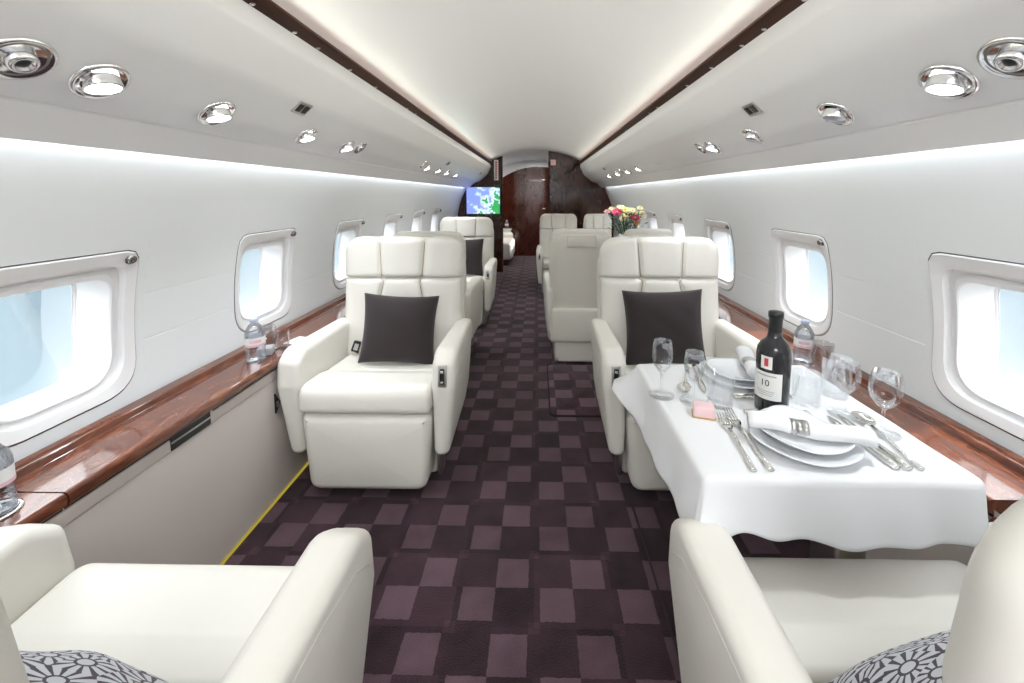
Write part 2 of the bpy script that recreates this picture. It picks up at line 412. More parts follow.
# overhead panels
PROF = round_poly([(.685, 1.675), (.685, 1.62), (.745, 1.505), (.85, 1.415), (.94, 1.378), (1.018, 1.312)], [0, .04, .12, .10, 0, 0], 6)
def panel_z(x):
    for (a, b), (c, d) in zip(PROF, PROF[1:]):
        if a <= x <= c and c > a: return b + (d - b) * (x - a) / (c - a)
def overhead(s, name):
    prof = []
    for p in PROF:
        prof.append(p)
    g = [i for i, p in enumerate(prof) if abs(p[0] - .94) < 1e-6][0]
    prof[g:g + 1] = [(.936, 1.3797), (.9385, 1.384), (.9415, 1.382), (.944, 1.3746)]
    prof += [(1.022, 1.312), (1.026, 1.318), (1.0, 1.36)]
    bm = strip([[(s * x, y, z) for y in [Y0 + (YP - Y0) * i / 30 for i in range(31)]] for x, z in prof])
    return struct(name, bm, 'bin', sharp=25)
overhead(-1, 'ceiling_panel_left'); overhead(1, 'ceiling_panel_right')
# dark wood strips along the panels, with small chrome dots
for i, s in enumerate((-1, 1)):
    poly = round_poly([(.638, 1.679), (.694, 1.668), (.702, 1.680), (.643, 1.692)], [.004, .004, .002, .004], 3)
    bm = rings_bm([[(s * x, y, z) for x, z in poly] for y in (Y0, YP)], True, True)
    e = struct('trim_%d' % (i + 1), bm, 'wood_trim', wn=False, smooth=False)
    for y in (.95, 1.06, 1.24, 1.37, 1.60, 1.85, 2.3, 2.45, 3.1):
        d = lathe([(0, .002), (.006, .0015), (.007, 0)], 14)
        n = Vector((-s * .011, 0, -.056)).normalized()
        bmesh.ops.transform(d, matrix=Matrix.Translation((s * .676, y, 1.6706)) @ Vector((0, 0, 1)).rotation_difference(n).to_matrix().to_4x4(), verts=d.verts)
        link('chrome_dot', d, 'chrome', e)
# lower side panels
for s, nm in ((-1, 'wall_left_panel'), (1, 'wall_right_panel')):
    prof = [(1.0, 0), (1.0, .478), (1.004, .479), (1.004, .481), (1.0, .482), (1.0, .513), (1.004, .514), (1.004, .516), (1.0, .517), (1.0, .535)]
    struct(nm, strip([[(s * x, y, z) for y in (Y0, YP)] for x, z in prof]), 'panel', smooth=False)
# end wall behind the viewer, bulkheads ahead
struct('wall_rear', rbox(-1.3, 1.3, Y0 - .05, Y0, 0, 1.95), 'wall', smooth=False)
def slab(outline, y0, y1):
    return rings_bm([[(x, y, z) for x, z in outline] for y in (y0, y1)])
def hull_pts(xa, xb, n=14):
    """ceiling outline from xa to xb (|x| <= .8), side liner outside"""
    out = []
    for i in range(n + 1):
        x = xa + (xb - xa) * i / n
        out.append((x, arc(x) + .01 if abs(x) <= .80 else ZC + math.sqrt(max(1.23 ** 2 - x * x, 0))))
    return out
struct('wall_far_left', slab([(-.51, 0), (-1.22, 0)] + [(-1.22, .72)] + hull_pts(-1.2, -.51), YP, YP + .05), 'wood_dark', smooth=False)
struct('wall_far_right', slab([(1.22, 0), (.205, 0)] + hull_pts(.205, 1.2) + [(1.22, .72)], YP, YP + .05), 'wood_dark', smooth=False)
struct('wall_vestibule', rbox(-1.3, 1.3, 8.2, 8.25, 0, 1.95), 'gloss_white', smooth=False)
# arched wooden door wall at the end of the vestibule
aw = [(-1.1, 0), (1.1, 0)] + [(x, .50 + math.sqrt(1.25 ** 2 - (x - .05) ** 2)) for x in [1.1 - 2.2 * i / 30 for i in range(31)]]
d1 = struct('door_1', slab(aw, 8.14, 8.20), 'wood_dark', smooth=False)
for x in (-.36, .19):
    link('door_seam', rbox(x - .006, x + .006, 8.134, 8.141, .02, 1.70), 'wood_trim', d1, smooth=False)
for z in (.92, 1.48):
    link('hinge', rbox(.13, .19, 8.125, 8.14, z, z + .025, r=.004), 'brushed', d1)
for s, nm in ((-.515, 'trim_3'), (.21, 'trim_4')):
    struct(nm, rbox(s - .012, s + .012, YP - .012, YP + .06, 0, arc(abs(s)) - .005), 'wood_trim', smooth=False)

# ------------------------------------------------------------------ ledges
def ledge(s, y0, y1, dz, name_label):
    e = empty('side_ledge', (s * 1.0, y0, .5), label=name_label, cat='ledge')
    z = .558 + dz
    top = round_poly([(.985, z - .032), (.985, z), (1.142, z), (1.15, z + .018), (1.188, z + .020), (1.192, z + .018), (1.192, z - .03)], [.012, .012, .004, .006, 0, 0, 0], 4)
    bm = rings_bm([[(s * x - s * 1.0, y - y0, q - .5) for x, q in top] for y in (y0, y1)])
    link('ledge_top', bm, 'wood', e, smooth=False)
    bm = rbox(s * .998 - s if s > 0 else -.035, s * 1.035 - s if s > 0 else .002, 0, y1 - y0, z - .040 - .5, z - .030 - .5)
    link('shadow_gap', bm, 'wood_trim', e, smooth=False)
    return e
ledge(-1, .826, YP - .02, 0, 'long glossy burl wood ledge running under the left windows')
ledge(-1, Y0 + .02, .822, 0, 'short burl wood ledge with a cup holder beside the near left armchair')
ledge(1, .838, YP - .02, 0, 'long glossy burl wood ledge running under the right windows, behind the set table')
ledge(1, Y0 + .02, .832, -.035, 'lower burl wood ledge by the near right armchair, one step down')

# floor light strips
for s, t in ((-1, 'left'), (1, 'right')):
    o = link('floor_light_strip', rbox(s * .994 - .004, s * .994 + .004, .2, YP - .1, .0005, .007, r=.0015), 'strip')
    tag(o, 'thin glowing yellow strip along the foot of the %s side panel' % t, 'light strip')

# air slot and latch recess in the left panel
v = empty('air_outlet', (-1.0, 1.157, .526), label='black slot with a chrome bar in the left side panel', cat='vent')
link('slot', rbox(-.004, .003, -.070, .070, -.044, -.001), 'black', v, smooth=False)
link('bar', rbox(.001, .006, -.070, .070, -.024, -.019, r=.001), 'brushed', v)
link('end_cap', rbox(-.003, .005, .070, .078, -.044, -.001, r=.001), 'panel', v)
v = empty('seat_track_latch', (-.999, 1.552, .38), label='small black latch in the left panel behind the armchair', cat='latch')
poly = [(-.014, -.035), (.014, 0), (-.014, .045)]
link('latch_plate', rings_bm([[(x, y, z) for y, z in poly] for x in (0, .006)]), 'black', v, smooth=False)
link('catch', rbox(.004, .010, -.011, .002, -.012, .012, r=.003), 'brushed', v)

# cup holder and bottle, near left
ch = empty('cup_holder', (-1.07, .76, .558), label='round metal cup holder set into the near left ledge', cat='cup holder')
link('rim', lathe([(.034, .0005), (.044, .0005), (.043, .004), (.036, .004), (.034, .0005)], 32), 'chrome', ch)
link('well', lathe([(0, .0008), (.035, .0008)], 32), 'darkhole', ch)

# ------------------------------------------------------------------ overhead fittings
def on_panel(s, x, y): return Vector((s * x, y, panel_z(x)))
def panel_n(s, x):
    z0, z1 = panel_z(x - .015), panel_z(x + .015)
    return Vector((s * (z1 - z0), 0, -.03)).normalized()
def fit_matrix(s, x):
    n = panel_n(s, x); yv = Vector((0, 1, 0)); xv = yv.cross(n); m = Matrix((xv, yv, n)).transposed().to_4x4(); return m
def downlight(name, s, x, y, label, lit=True, k=1., tilt=.5):
    k *= .88
    e = empty(name, on_panel(s, x, y), label=label, cat='light'); e.matrix_world = Matrix.Translation(on_panel(s, x, y)) @ fit_matrix(s, x)
    link('flange', lathe([(.056 * k, 0), (.055 * k, .004), (.049 * k, .006), (.044 * k, .002), (.030 * k, .0012), (0, .0012)], 36), 'chrome', e)
    # swivel barrel, turned towards straight down
    n = panel_n(s, x); down = n.lerp(Vector((0, 0, -1)), tilt).normalized()
    loc = (fit_matrix(s, x).to_3x3().inverted() @ down)
    q = Vector((0, 0, 1)).rotation_difference(loc).to_matrix().to_4x4()
    b = lathe([(.036 * k, -.004), (.036 * k, .018 * k), (.035 * k, .020 * k), (.031 * k, .020 * k), (.031 * k, .017 * k)], 32); bmesh.ops.transform(b, matrix=q, verts=b.verts)
    link('barrel', b, 'chrome', e)
    b = lathe([(.031 * k, .0182 * k), (.018 * k, .020 * k), (0, .0205 * k)], 32); bmesh.ops.transform(b, matrix=q, verts=b.verts)
    link('lens', b, 'lens_on' if lit else 'lens_off', e)
    return e
def gasper(s, x, y, label, k=1.):
    k *= .86
    e = empty('air_nozzle', on_panel(s, x, y), label=label, cat='air vent'); e.matrix_world = Matrix.Translation(on_panel(s, x, y)) @ fit_matrix(s, x)
    link('flange', lathe([(.056 * k, 0), (.055 * k, .004), (.050 * k, .006), (.044 * k, .002), (0, .001)], 36), 'chrome', e)
    link('dish', lathe([(.045 * k, .0022), (.030 * k, .0014), (0, .0014)], 32), 'dark_chrome', e)
    b = lathe([(.026 * k, 0), (.024 * k, .014 * k), (.020 * k, .018 * k), (.014 * k, .017 * k), (.013 * k, .008 * k), (0, .007 * k)], 28)
    link('nozzle', b, 'chrome', e)
    link('core', lathe([(.0132 * k, .009 * k), (.008 * k, .015 * k), (0, .016 * k)], 20), 'black', e)
    return e
def sign(s, x, y, label, k=1.):
    e = empty('warning_sign', on_panel(s, x, y), label=label, cat='sign'); e.matrix_world = Matrix.Translation(on_panel(s, x, y)) @ fit_matrix(s, x)
    link('plate', rbox(-.024 * k, .024 * k, -.038 * k, .038 * k, -.002, .004, r=.0015), 'brushed', e)
    for yy in (-.017 * k, .017 * k): link('dark_window', rbox(-.015 * k, .015 * k, yy - .013 * k, yy + .013 * k, .003, .0055, r=.001), 'black', e)
downlight('reading_light', -1, .838, .831, 'large lit chrome reading light nearest in the left overhead panel')
gasper(-1, .836, .700, 'chrome air nozzle at the upper left corner, before the nearest lit reading light')
downlight('reading_light', -1, .842, 1.136, 'lit chrome reading light on the left, second from the viewer')
downlight('reading_light', -1, .842, 1.573, 'lit reading light on the left just below the small black sign', k=.9)
downlight('reading_light', -1, .845, 1.905, 'lit reading light on the left paired with a small air nozzle', k=.9)
gasper(-1, .834, 2.03, 'small air nozzle beside the fourth left reading light', k=.8)
sign(-1, .762, 1.411, 'small twin black sign in the left overhead panel')
downlight('reading_light', 1, .841, .856, 'large lit chrome reading light nearest in the right overhead panel')
gasper(1, .832, .735, 'chrome air nozzle at the upper right corner, before the nearest lit reading light')
downlight('reading_light', 1, .844, 1.168, 'unlit reading light on the right with a smoky blue lens, nearer one', lit=False)
downlight('reading_light', 1, .843, 1.601, 'unlit small reading light on the right just below the black sign', lit=False, k=.9)
downlight('reading_light', 1, .842, 1.955, 'lit reading light on the right paired with a small air nozzle', k=.9)
gasper(1, .832, 2.07, 'small air nozzle beside the lit right reading light of the middle row', k=.8)
sign(1, .761, 1.456, 'small twin black sign in the right overhead panel')
FARL = [(-1, 3.30, 'nearest'), (-1, 3.66, 'second nearest'), (-1, 4.02, 'third nearest'), (-1, 4.45, 'farthest'), (1, 3.40, 'nearest'), (1, 3.80, 'second nearest'), (1, 4.25, 'third nearest'), (1, 4.75, 'farthest')]
for s, y, w in FARL:
    o = downlight('reading_light', s, .85, y, '%s of four small lit reading lights above the far %s seats' % (w, 'left' if s < 0 else 'right'), k=.85)
    o['group'] = 'far reading lights'
gasper(-1, .83, 3.14, 'tiny air nozzle before the far left reading lights', k=.8)
gasper(1, .83, 4.02, 'tiny air nozzle between the far right reading lights', k=.8)
sign(-1, .77, 3.75, 'tiny black sign above the far left reading lights')
sign(1, .765, 4.60, 'tiny black sign above the far right reading lights')
sign(-1, .755, 5.75, 'tiny dark sign at the far end of the left overhead panel')
# flush bin latch far right
o = link('bin_latch', place(lathe([(0, .008), (.03, .006), (.045, 0)], 24), (0, 0, 0)), 'bin'); o.matrix_world = Matrix.Translation(on_panel(1, .86, 2.9)) @ fit_matrix(1, .86) @ Matrix.Diagonal((.45, 1.8, 1, 1))
tag(o, 'long flush cream latch in the right overhead panel', 'latch')

# ------------------------------------------------------------------ armchairs
def grooved_back(w, z0, z1, yf, T0, T1, rc, seams, pad, nz=26, nx=84, botr=.02, hseam=None):
    """closed cushion: front face to -y with vertical grooves; outline rounded at the top by rc"""
    rings = []
    for i in range(nz + 1):
        t = i / nz; t = t if t < .5 else 1 - (1 - (t - .5) * 2) ** 1.35 * .5 if False else t
        z = z0 + (z1 - z0) * t
        hw = w / 2
        if z > z1 - rc: hw = w / 2 - rc + math.sqrt(max(rc * rc - (z - (z1 - rc)) ** 2, 0))
        k = 1.
        er = .03
        if z > z1 - er: k = math.sqrt(max(1 - ((z - (z1 - er)) / er) ** 2, 0.0))
        if z < z0 + botr: k = min(k, math.sqrt(max(1 - ((z0 + botr - z) / botr) ** 2, 0)))
        k = .25 + .75 * k
        T = (T0 + (T1 - T0) * t); yc = yf(z) + T / 2
        front, back = [], []
        for j in range(nx + 1):
            x = -hw + 2 * hw * j / nx; a = abs(2 * j / nx - 1)
            ed = (1 - a ** 7) ** (1 / 2.6) if a < 1 else 0
            g = 0.
            for sm in seams:
                xs_ = sm(z); g += pad * math.exp(-((x - xs_) / .0075) ** 2)
            if hseam:
                for zz in hseam: g += pad * .8 * math.exp(-((z - zz) / .010) ** 2)
            bulge = -.009 * min(1, max(0, min([abs(x - q(z)) for q in seams] + [abs(hw - abs(x))]) / .05)) ** .6 if seams else 0
            front.append((x, yc - T / 2 * k * ed + (g + bulge) * ed, z))
            back.append((x, yc + T / 2 * k * ed, z))
        rings.append(front + back[::-1][1:-1])
    return rings_bm(rings)

def make_chair(a):
    """a = +1: control panel on the +x arm. Front faces -y. Origin on the floor."""
    e = empty('armchair')
    # leg rest
    poly = round_poly([(-.232, .03), (.232, .03), (.258, .348), (-.258, .348)], [.05, .05, .03, .03], 6)
    bm = extrude_round(poly, -.30, -.14, .035, 'y')
    for v in bm.verts:
        if v.co.y < -.2: v.co.y -= .012 * (1 - ((v.co.z - .19) / .17) ** 2)
    link('legrest', bm, 'leather', e)
    # seat: front bolster and rear pad
    poly = round_poly([(-.318, .354), (-.095, .354), (-.092, .440), (-.16, .456), (-.31, .466)], [.03, .01, .02, .05, .055], 7)
    bm = extrude_round(poly, -.257, .257, .022, 'x')
    link('seat_cushion', bm, 'leather', e)
    poly = round_poly([(-.10, .30), (.20, .30), (.20, .418), (-.088, .440)], [.01, .01, .02, .016], 5)
    link('seat_pad', extrude_round(poly, -.255, .255, .014, 'x'), 'leather', e)
    # arms
    for s in (-1, 1):
        poly = round_poly([(-.275, .165), (.20, .16), (.27, .23), (.27, .56), (.20, .585), (-.225, .590), (-.284, .550), (-.297, .455)],
                          [.03, .05, .06, .05, .10, .06, .04, .06], 7)
        bm = extrude_round(poly, .259, .352, .024, 'x')
        for v in bm.verts:   # arms narrow downwards on the outside and inwards at the back
            if v.co.x > .30:
                v.co.x -= .03 * max(0, (.5 - v.co.z) / .3) ** 1.5
                v.co.x -= .018 * max(0, (v.co.y + .1) / .37)
            v.co.x *= s
        arm = link('armrest', bm, 'leather', e)
        # welt along the outer top edge
        pts = [(s * .351, -.255, .50), (s * .350, -.20, .535), (s * .347, -.10, .552), (s * .342, .05, .553), (s * .334, .18, .550)]
        link('welt', tube(pts, .0016, 6), 'leather_side', arm)
        if s == a:
            cp = link('control_panel', place(rbox(-.017, .017, -.004, .004, -.042, .042, r=.003), (s * .303, -.2905, .503), rx=-.11), 'brushed', arm)
            link('switch', place(rbox(-.009, .009, -.006, .002, -.030, .030, r=.002), (s * .303, -.2925, .503), rx=-.11), 'black', cp)
            link('button', place(rbox(-.006, .006, -.009, .0, -.026, -.016, r=.002), (s * .303, -.2925, .503), rx=-.11), 'chrome', cp)
            link('button', place(rbox(-.006, .006, -.009, .0, .012, .024, r=.002), (s * .303, -.2925, .503), rx=-.11), 'chrome', cp)
    # back: lower panels, headrest, shell
    yf = lambda z: .120 + (z - .42) * .14
    sm1 = lambda z: -.105 - .010 * math.sin((z - .5) / .30 * PI) + (.020 * max(0, (z - .62) / .16) if z < .79 else 0)
    sm2 = lambda z: -sm1(z)
    bk_ = link('backrest', grooved_back(.585, .40, .800, yf, .12, .11, .010, [sm1, sm2], .013, nz=30, botr=.03), 'leather', e)
    hs1 = lambda z: -.100 - .012 * ((z - .79) / .18); hs2 = lambda z: -hs1(z)
    hd = link('headrest', grooved_back(.592, .792, .992, lambda z: yf(z) - .002, .105, .075, .085, [hs1, hs2], .013, nz=26, botr=.022), 'leather', e)
    for par, fn, za, zb in ((bk_, sm1, .50, .795), (bk_, sm2, .50, .795), (hd, hs1, .80, .975), (hd, hs2, .80, .975)):
        pts = [(fn(z), yf(z) + .0045 + (.010 * max(0, (z - .955) / .02) if par is hd else 0), z) for z in [za + (zb - za) * i / 14 for i in range(15)]]
        link('seam', tube(pts, .0016, 5), 'seam_thread', par)
    sh = link('back_shell', grooved_back(.60, .20, .955, lambda z: .175 + (z - .42) * .14, .085, .055, .115, [], 0, nz=40), 'leather_side', e)
    link('rear_seam', rbox(-.272, .272, .252, .259, .405, .409), 'leather', sh)
    link('headrest_flap', place(rbox(-.135, .135, -.014, .014, -.055, .030, r=.008), (0, .305, .925), rx=-.05), 'leather_side', sh)
    link('lower_box', rbox(-.285, .285, .16, .275, .17, .42, r=.022), 'leather_side', e)
    # base
    b = link('pedestal', rbox(-.24, .24, -.16, .24, .012, .20, r=.015), 'leather_side', e)
    for s in (-1, 1):
        link('floor_rail', rbox(s * .225 - .018, s * .225 + .018, -.13, .25, 0., .05, r=.008), 'brushed', b)
        link('arm_bracket', rbox(s * .262 - .010, s * .262 + .010, -.20, -.13, .035, .19, r=.005), 'brushed', b)
    return e
chA = make_chair(1); chB = make_chair(-1)
used = set()
def chair(proto, x, y, rz, label, sx=1., group=None, sz=1.):
    if proto not in used: used.add(proto); o = proto
    else: o = copy_tree(proto)
    o.location = (x, y, 0); o.rotation_euler = (0, 0, rz); o.scale = (sx, 1, sz); tag(o, label, 'armchair', group); return o
seatA = chair(chA, -.638, 1.825, 0, 'cream leather armchair with a dark cushion facing the viewer in front of the left panel')
seatB = chair(chB, .638, 1.835, 0, 'cream leather armchair with a dark cushion at the far side of the white table')
seatC = chair(chB, -.640, .468, PI, 'near left cream armchair seen from behind with a daisy print cushion')
seatD = chair(chA, .648, .505, PI, 'near right cream armchair seen from behind with its seat under the white table')
seatE = chair(chA, -.675, 3.88, 0, 'far left cream armchair with a dark cushion below the screen', .9, sz=.99)
seatF = chair(chB, -.70, 2.98, PI, 'cream armchair back to back behind the left dark cushion armchair', .85, sz=.965)
dbl = 'double seats at the far right table'
seatG = chair(chA, .330, 3.10, PI, 'cream aisle armchair showing its plain back above the bordered carpet piece', .72, dbl, .975)
seatH = chair(chA, .800, 3.10, PI, 'cream armchair back to back with the table armchair, in front of the flowers', .60, dbl, .975)
seatI = chair(chB, .30, 5.05, 0, 'far right aisle armchair facing forward by the dark bulkhead', .80, dbl, .97)
seatJ = chair(chB, .80, 5.05, 0, 'far right window armchair beside the flowers, facing forward', .60, dbl, .97)

# belt buckle on the left armchair
bk = empty('seat_belt', (-.845, 1.93, .435), rz=.4, label='seat belt end with dark metal buckle on the left armchair', cat='seat belt')
link('buckle', place(rbox(-.017, .017, -.010, .010, -.026, .026, r=.005), (0, 0, .036), ry=.35), 'black', bk)
link('plate', place(rbox(-.010, .010, -.013, -.008, -.016, .016, r=.002), (0, 0, .036), ry=.35), 'brushed', bk)
link('webbing', tube([(0, .0, .012), (.005, .012, .003), (.012, .03, .002)], .008, 8), 'pillow', bk)

# cushions
def pillow_bm(w, h, T, n=28, ear=.06):
    bm = bmesh.new(); uvl = bm.loops.layers.uv.new('UVMap'); grid = {}
    for side in (1, -1):
        for i in range(n + 1):
            for j in range(n + 1):
                u, v = 2 * i / n - 1, 2 * j / n - 1
                edge = i in (0, n) or j in (0, n)
                if edge and side == -1: grid[side, i, j] = grid[1, i, j]; continue
                pin = 1 - .075 * (1 - v * v) ** 1 * abs(u) ** 3; pinv = 1 - .075 * (1 - u * u) * abs(v) ** 3
                x = u * w / 2 * pin; z = v * h / 2 * pinv
                t = T / 2 * ((1 - abs(u) ** 2.2) * (1 - abs(v) ** 2.2)) ** .62
                wr = .004 * math.sin(u * 7 + v * 3) * math.sin(v * 5) * (1 - u * u) * (1 - v * v)
                grid[side, i, j] = bm.verts.new((x, -side * (t + wr), z))
    for side in (1, -1):
        for i in range(n):
            for j in range(n):
                vs = [grid[side, i, j], grid[side, i + 1, j], grid[side, i + 1, j + 1], grid[side, i, j + 1]]
                if side == -1: vs = vs[::-1]
                f = bm.faces.new(vs)
                for lp in f.loops:
                    lp[uvl].uv = (lp.vert.co.x / w + .5 + (0 if side > 0 else 1.3), lp.vert.co.z / h + .5)
    return bm
def cushion(x, y, z, w, h, T, rx, rz, ry, mat, label):
    o = link('throw_cushion', pillow_bm(w, h, T), mat); o.location = (x, y, z); o.rotation_mode = 'XYZ'
    o.matrix_world = Matrix.Translation((x, y, z)) @ Matrix.Rotation(rz, 4, 'Z') @ Matrix.Rotation(rx, 4, 'X') @ Matrix.Rotation(ry, 4, 'Y')
    tag(o, label, 'cushion'); return o
cushion(-.603, 1.842, .588, .345, .315, .15, -.24, .06, .05, 'pillow', 'dark brown square cushion on the left cream armchair facing the viewer')
cushion(.608, 1.850, .600, .365, .34, .15, -.22, -.04, -.03, 'pillow', 'dark brown square cushion on the armchair behind the white table')
cushion(-.66, 3.90, .61, .36, .36, .12, -.22, .0, .0, 'pillow', 'dark cushion on the far left armchair below the screen')
cushion(-.60, .425, .565, .44, .28, .13, -.80, PI - .10, .10, 'daisy', 'dark and pale grey daisy print cushion on the near left armchair')
cushion(.645, .475, .565, .44, .28, .13, -.80, PI + .10, -.10, 'daisy', 'dark and pale grey daisy print cushion on the near right armchair')

# ------------------------------------------------------------------ carpet piece
rg = empty('carpet_piece', (.37, 2.49, 0), label='bordered rectangle of checked carpet in front of the plain seat back', cat='carpet')
poly = round_poly([(-.265, -.335), (.265, -.335), (.265, .345), (-.265, .345)], .04, 6)
link('pile', extrude_round(poly, .0005, .008, .003, 'z', 2), 'carpet_patch', rg)
o_, i_ = round_poly([(-.272, -.342), (.272, -.342), (.272, .352), (-.272, .352)], .045, 6), poly
link('binding', rings_bm([[(x, y, .0005) for x, y in o_], [(x, y, .010) for x, y in o_], [(x * .985, y * .985, .011) for x, y in o_], [(x * .985, y * .985, .006) for x, y in i_]], False, False), 'carpet_edge', rg)
# long seam of the carpet by the table
tag(link('carpet_seam', rbox(.398, .404, .3, 1.50, .0005, .004), 'carpet_edge'), 'thin dark carpet seam running under the white table', 'carpet edge')

# ------------------------------------------------------------------ dining table and cloth
TZ = .660
tb = empty('dining_table', (.62, 1.01, 0), label='fold-out table hidden under the white tablecloth on the right', cat='table')
link('tabletop', rbox(-.255, .255, -.245, .27, TZ - .026, TZ - .003, r=.006), 'wood', tb)
link('support_arm', rbox(-.15, .235, -.04, .04, TZ - .07, TZ - .027, r=.01), 'brushed', tb)
link('leg', rbox(.15, .23, -.05, .05, .0, TZ - .065, r=.01), 'brushed', tb)
def cloth():
    X0, X1, YA, YB = -.258, .250, -.248, .275
    ol, orr, on, of = .150, .016, .128, .12
    nu, nv = 96, 96; bm = bmesh.new(); g = []
    def split(t, a, b, lo, hi):   # position along cloth -> (clamped, overhang signed)
        p = (a - lo) + (b - a + lo + hi) * t
        return (min(max(p, a), b), min(p - a, 0) if p < a else max(p - b, 0))
    for i in range(nu + 1):
        row = []
        for j in range(nv + 1):
            x, dx = split(i / nu, X0, X1, ol, orr); y, dy = split(j / nv, YA, YB, on, of)
            d = max(abs(dx), abs(dy)); hyp = math.hypot(dx, dy)
            z = TZ
            if hyp > 0:
                nx_, ny_ = dx / hyp, dy / hyp
                r = .014
                if hyp < r * PI / 2: out = r * math.sin(hyp / r); drop = r * (1 - math.cos(hyp / r))
                else: out = r; drop = r + (hyp - r * PI / 2)
                q = min(1, max(0, (drop - r) / .12))
                ph = x * 21 + .6 if abs(dy) > abs(dx) else y * 19 + 1.1
                am = 1. if abs(dy) > abs(dx) else .45
                fold = am * (.009 * q * (1 + math.sin(ph)) + .006 * q * math.sin(ph * 2.3 + .7))
                corner = min(1, min(abs(dx), abs(dy)) / .14) * (dx < 0)
                out += fold * (1 - corner) + q * (.012 + .035 * corner)
                drop *= 1 - .22 * corner
                # scalloped hem and the far corner thrown over the chair arm
                if dy < 0 and dx >= 0: drop *= 1 - q * (.24 * math.exp(-((x + .20) / .055) ** 2) + .05 * math.sin(x * 17) ** 2)
                if dx < 0 and y > .12:
                    k = min(1, (y - .12) / .15); out += .045 * k * q; drop *= 1 - .25 * k
                x += nx_ * out; y += ny_ * out; z = TZ - drop
            z += .0008 * math.sin(x * 40) * math.sin(y * 34)
            row.append(bm.verts.new((x, y, z)))
        g.append(row)
    for i in range(nu):
        for j in range(nv): bm.faces.new((g[i][j], g[i + 1][j], g[i + 1][j + 1], g[i][j + 1]))
    return bm
o = link('tablecloth', cloth(), 'linen'); o.location = (.62, 1.01, .0015); tag(o, 'white linen tablecloth draped over the table on the right', 'tablecloth')
sm = o.modifiers.new('thick', 'SOLIDIFY'); sm.thickness = .0012; sm.offset = -1
Z = TZ + .003
# ---- plates (rounded triangular coupe shape)
def plate_bm(r, h, tri=.055, n=72):
    prof = [(0, .004), (.55, .004), (.70, .006), (.92, h * .75), (1.0, h), (.995, h + .002), (.93, h * .75 + .004), (.70, .0105), (.55, .008), (0, .008)]
    prof = [(0, 0), (.50, 0), (.52, .003)] + prof[2:]
    bm = bmesh.new(); rings = []
    for a, z in prof:
        if a == 0: rings.append([bm.verts.new((0, 0, z))]); continue
        rings.append([bm.verts.new((a * r * (1 + tri * math.cos(3 * t) * a) * math.cos(t), a * r * (1 + tri * math.cos(3 * t) * a) * math.sin(t), z + (.005 * math.cos(3 * t) * a ** 4 if a > .8 else 0))) for t in [2 * PI * i / n for i in range(n)]])
    for p, q in zip(rings, rings[1:]):
        for i in range(n):
            j = (i + 1) % n
            if len(p) == 1: bm.faces.new((p[0], q[i], q[j]))
            elif len(q) == 1: bm.faces.new((p[i], q[0], p[j]))
            else: bm.faces.new((p[i], q[i], q[j], p[j]))
    return bm
def plate(x, y, z, r, rz, label):
    o = link('dinner_plate', plate_bm(r, .016), 'china'); o.location = (x, y, z); o.rotation_euler = (0, 0, rz); tag(o, label, 'plate'); return o
plate(.602, .866, Z, .104, -.62, 'large white plate underneath at the near place setting')
plate(.608, .870, Z + .0125, .088, -.62, 'smaller white plate on top, under the near rolled napkin')
plate(.625, 1.185, Z, .105, .55, 'large white plate underneath at the far place setting')
plate(.63, 1.19, Z + .0125, .088, .55, 'smaller white plate on top, under the far rolled napkin')
# ---- napkin rolls with rings
def napkin(p0, p1, z, r, label, labr):
    a, b = Vector((*p0, z)), Vector((*p1, z)); L = (b - a).length; ang = math.atan2(b.y - a.y, b.x - a.x)
    bm = bmesh.new(); n = 28; rings = []
    for i in range(25):
        t = i / 24; x = (t - .5) * L; rr = r * (1 + .10 * abs(2 * t - 1) ** 2 - .10 * math.exp(-((t - .42) / .10) ** 2))
        if i in (0, 24): rr *= .93
        rings.append([(x, rr * 1.15 * math.cos(2 * PI * k / n), rr * .85 * math.sin(2 * PI * k / n) + r * .85 + .004 * math.sin(t * 9)) for k in range(n)])
    bm = rings_bm(rings)
    o = link('rolled_napkin', bm, 'linen'); o.location = (a + b) / 2; o.rotation_euler = (0, 0, ang); tag(o, label, 'napkin')
    # rolled edge line
    x0 = (.42 - .5) * L
    ring = rings_bm([[(x0 + dx, rad * 1.15 * math.cos(2 * PI * k / n), rad * .85 * math.sin(2 * PI * k / n) + r * .85) for k in range(n)] for dx, rad in ((-.017, r * .93), (-.017, r * .99), (-.006, r * .99), (-.006, r * .965), (.006, r * .965), (.006, r * .99), (.017, r * .99), (.017, r * .93))], False, False)
    q = link('napkin_ring', ring, 'brushed'); q.location = o.location; q.rotation_euler = o.rotation_euler; tag(q, labr, 'napkin ring')
napkin((.500, .888), (.715, .812), Z + .026, .018, 'rolled white napkin across the near plates', 'silver ring around the near rolled napkin')
napkin((.640, 1.12), (.685, 1.29), Z + .026, .019, 'rolled white napkin on the far plates', 'silver ring around the far rolled napkin')
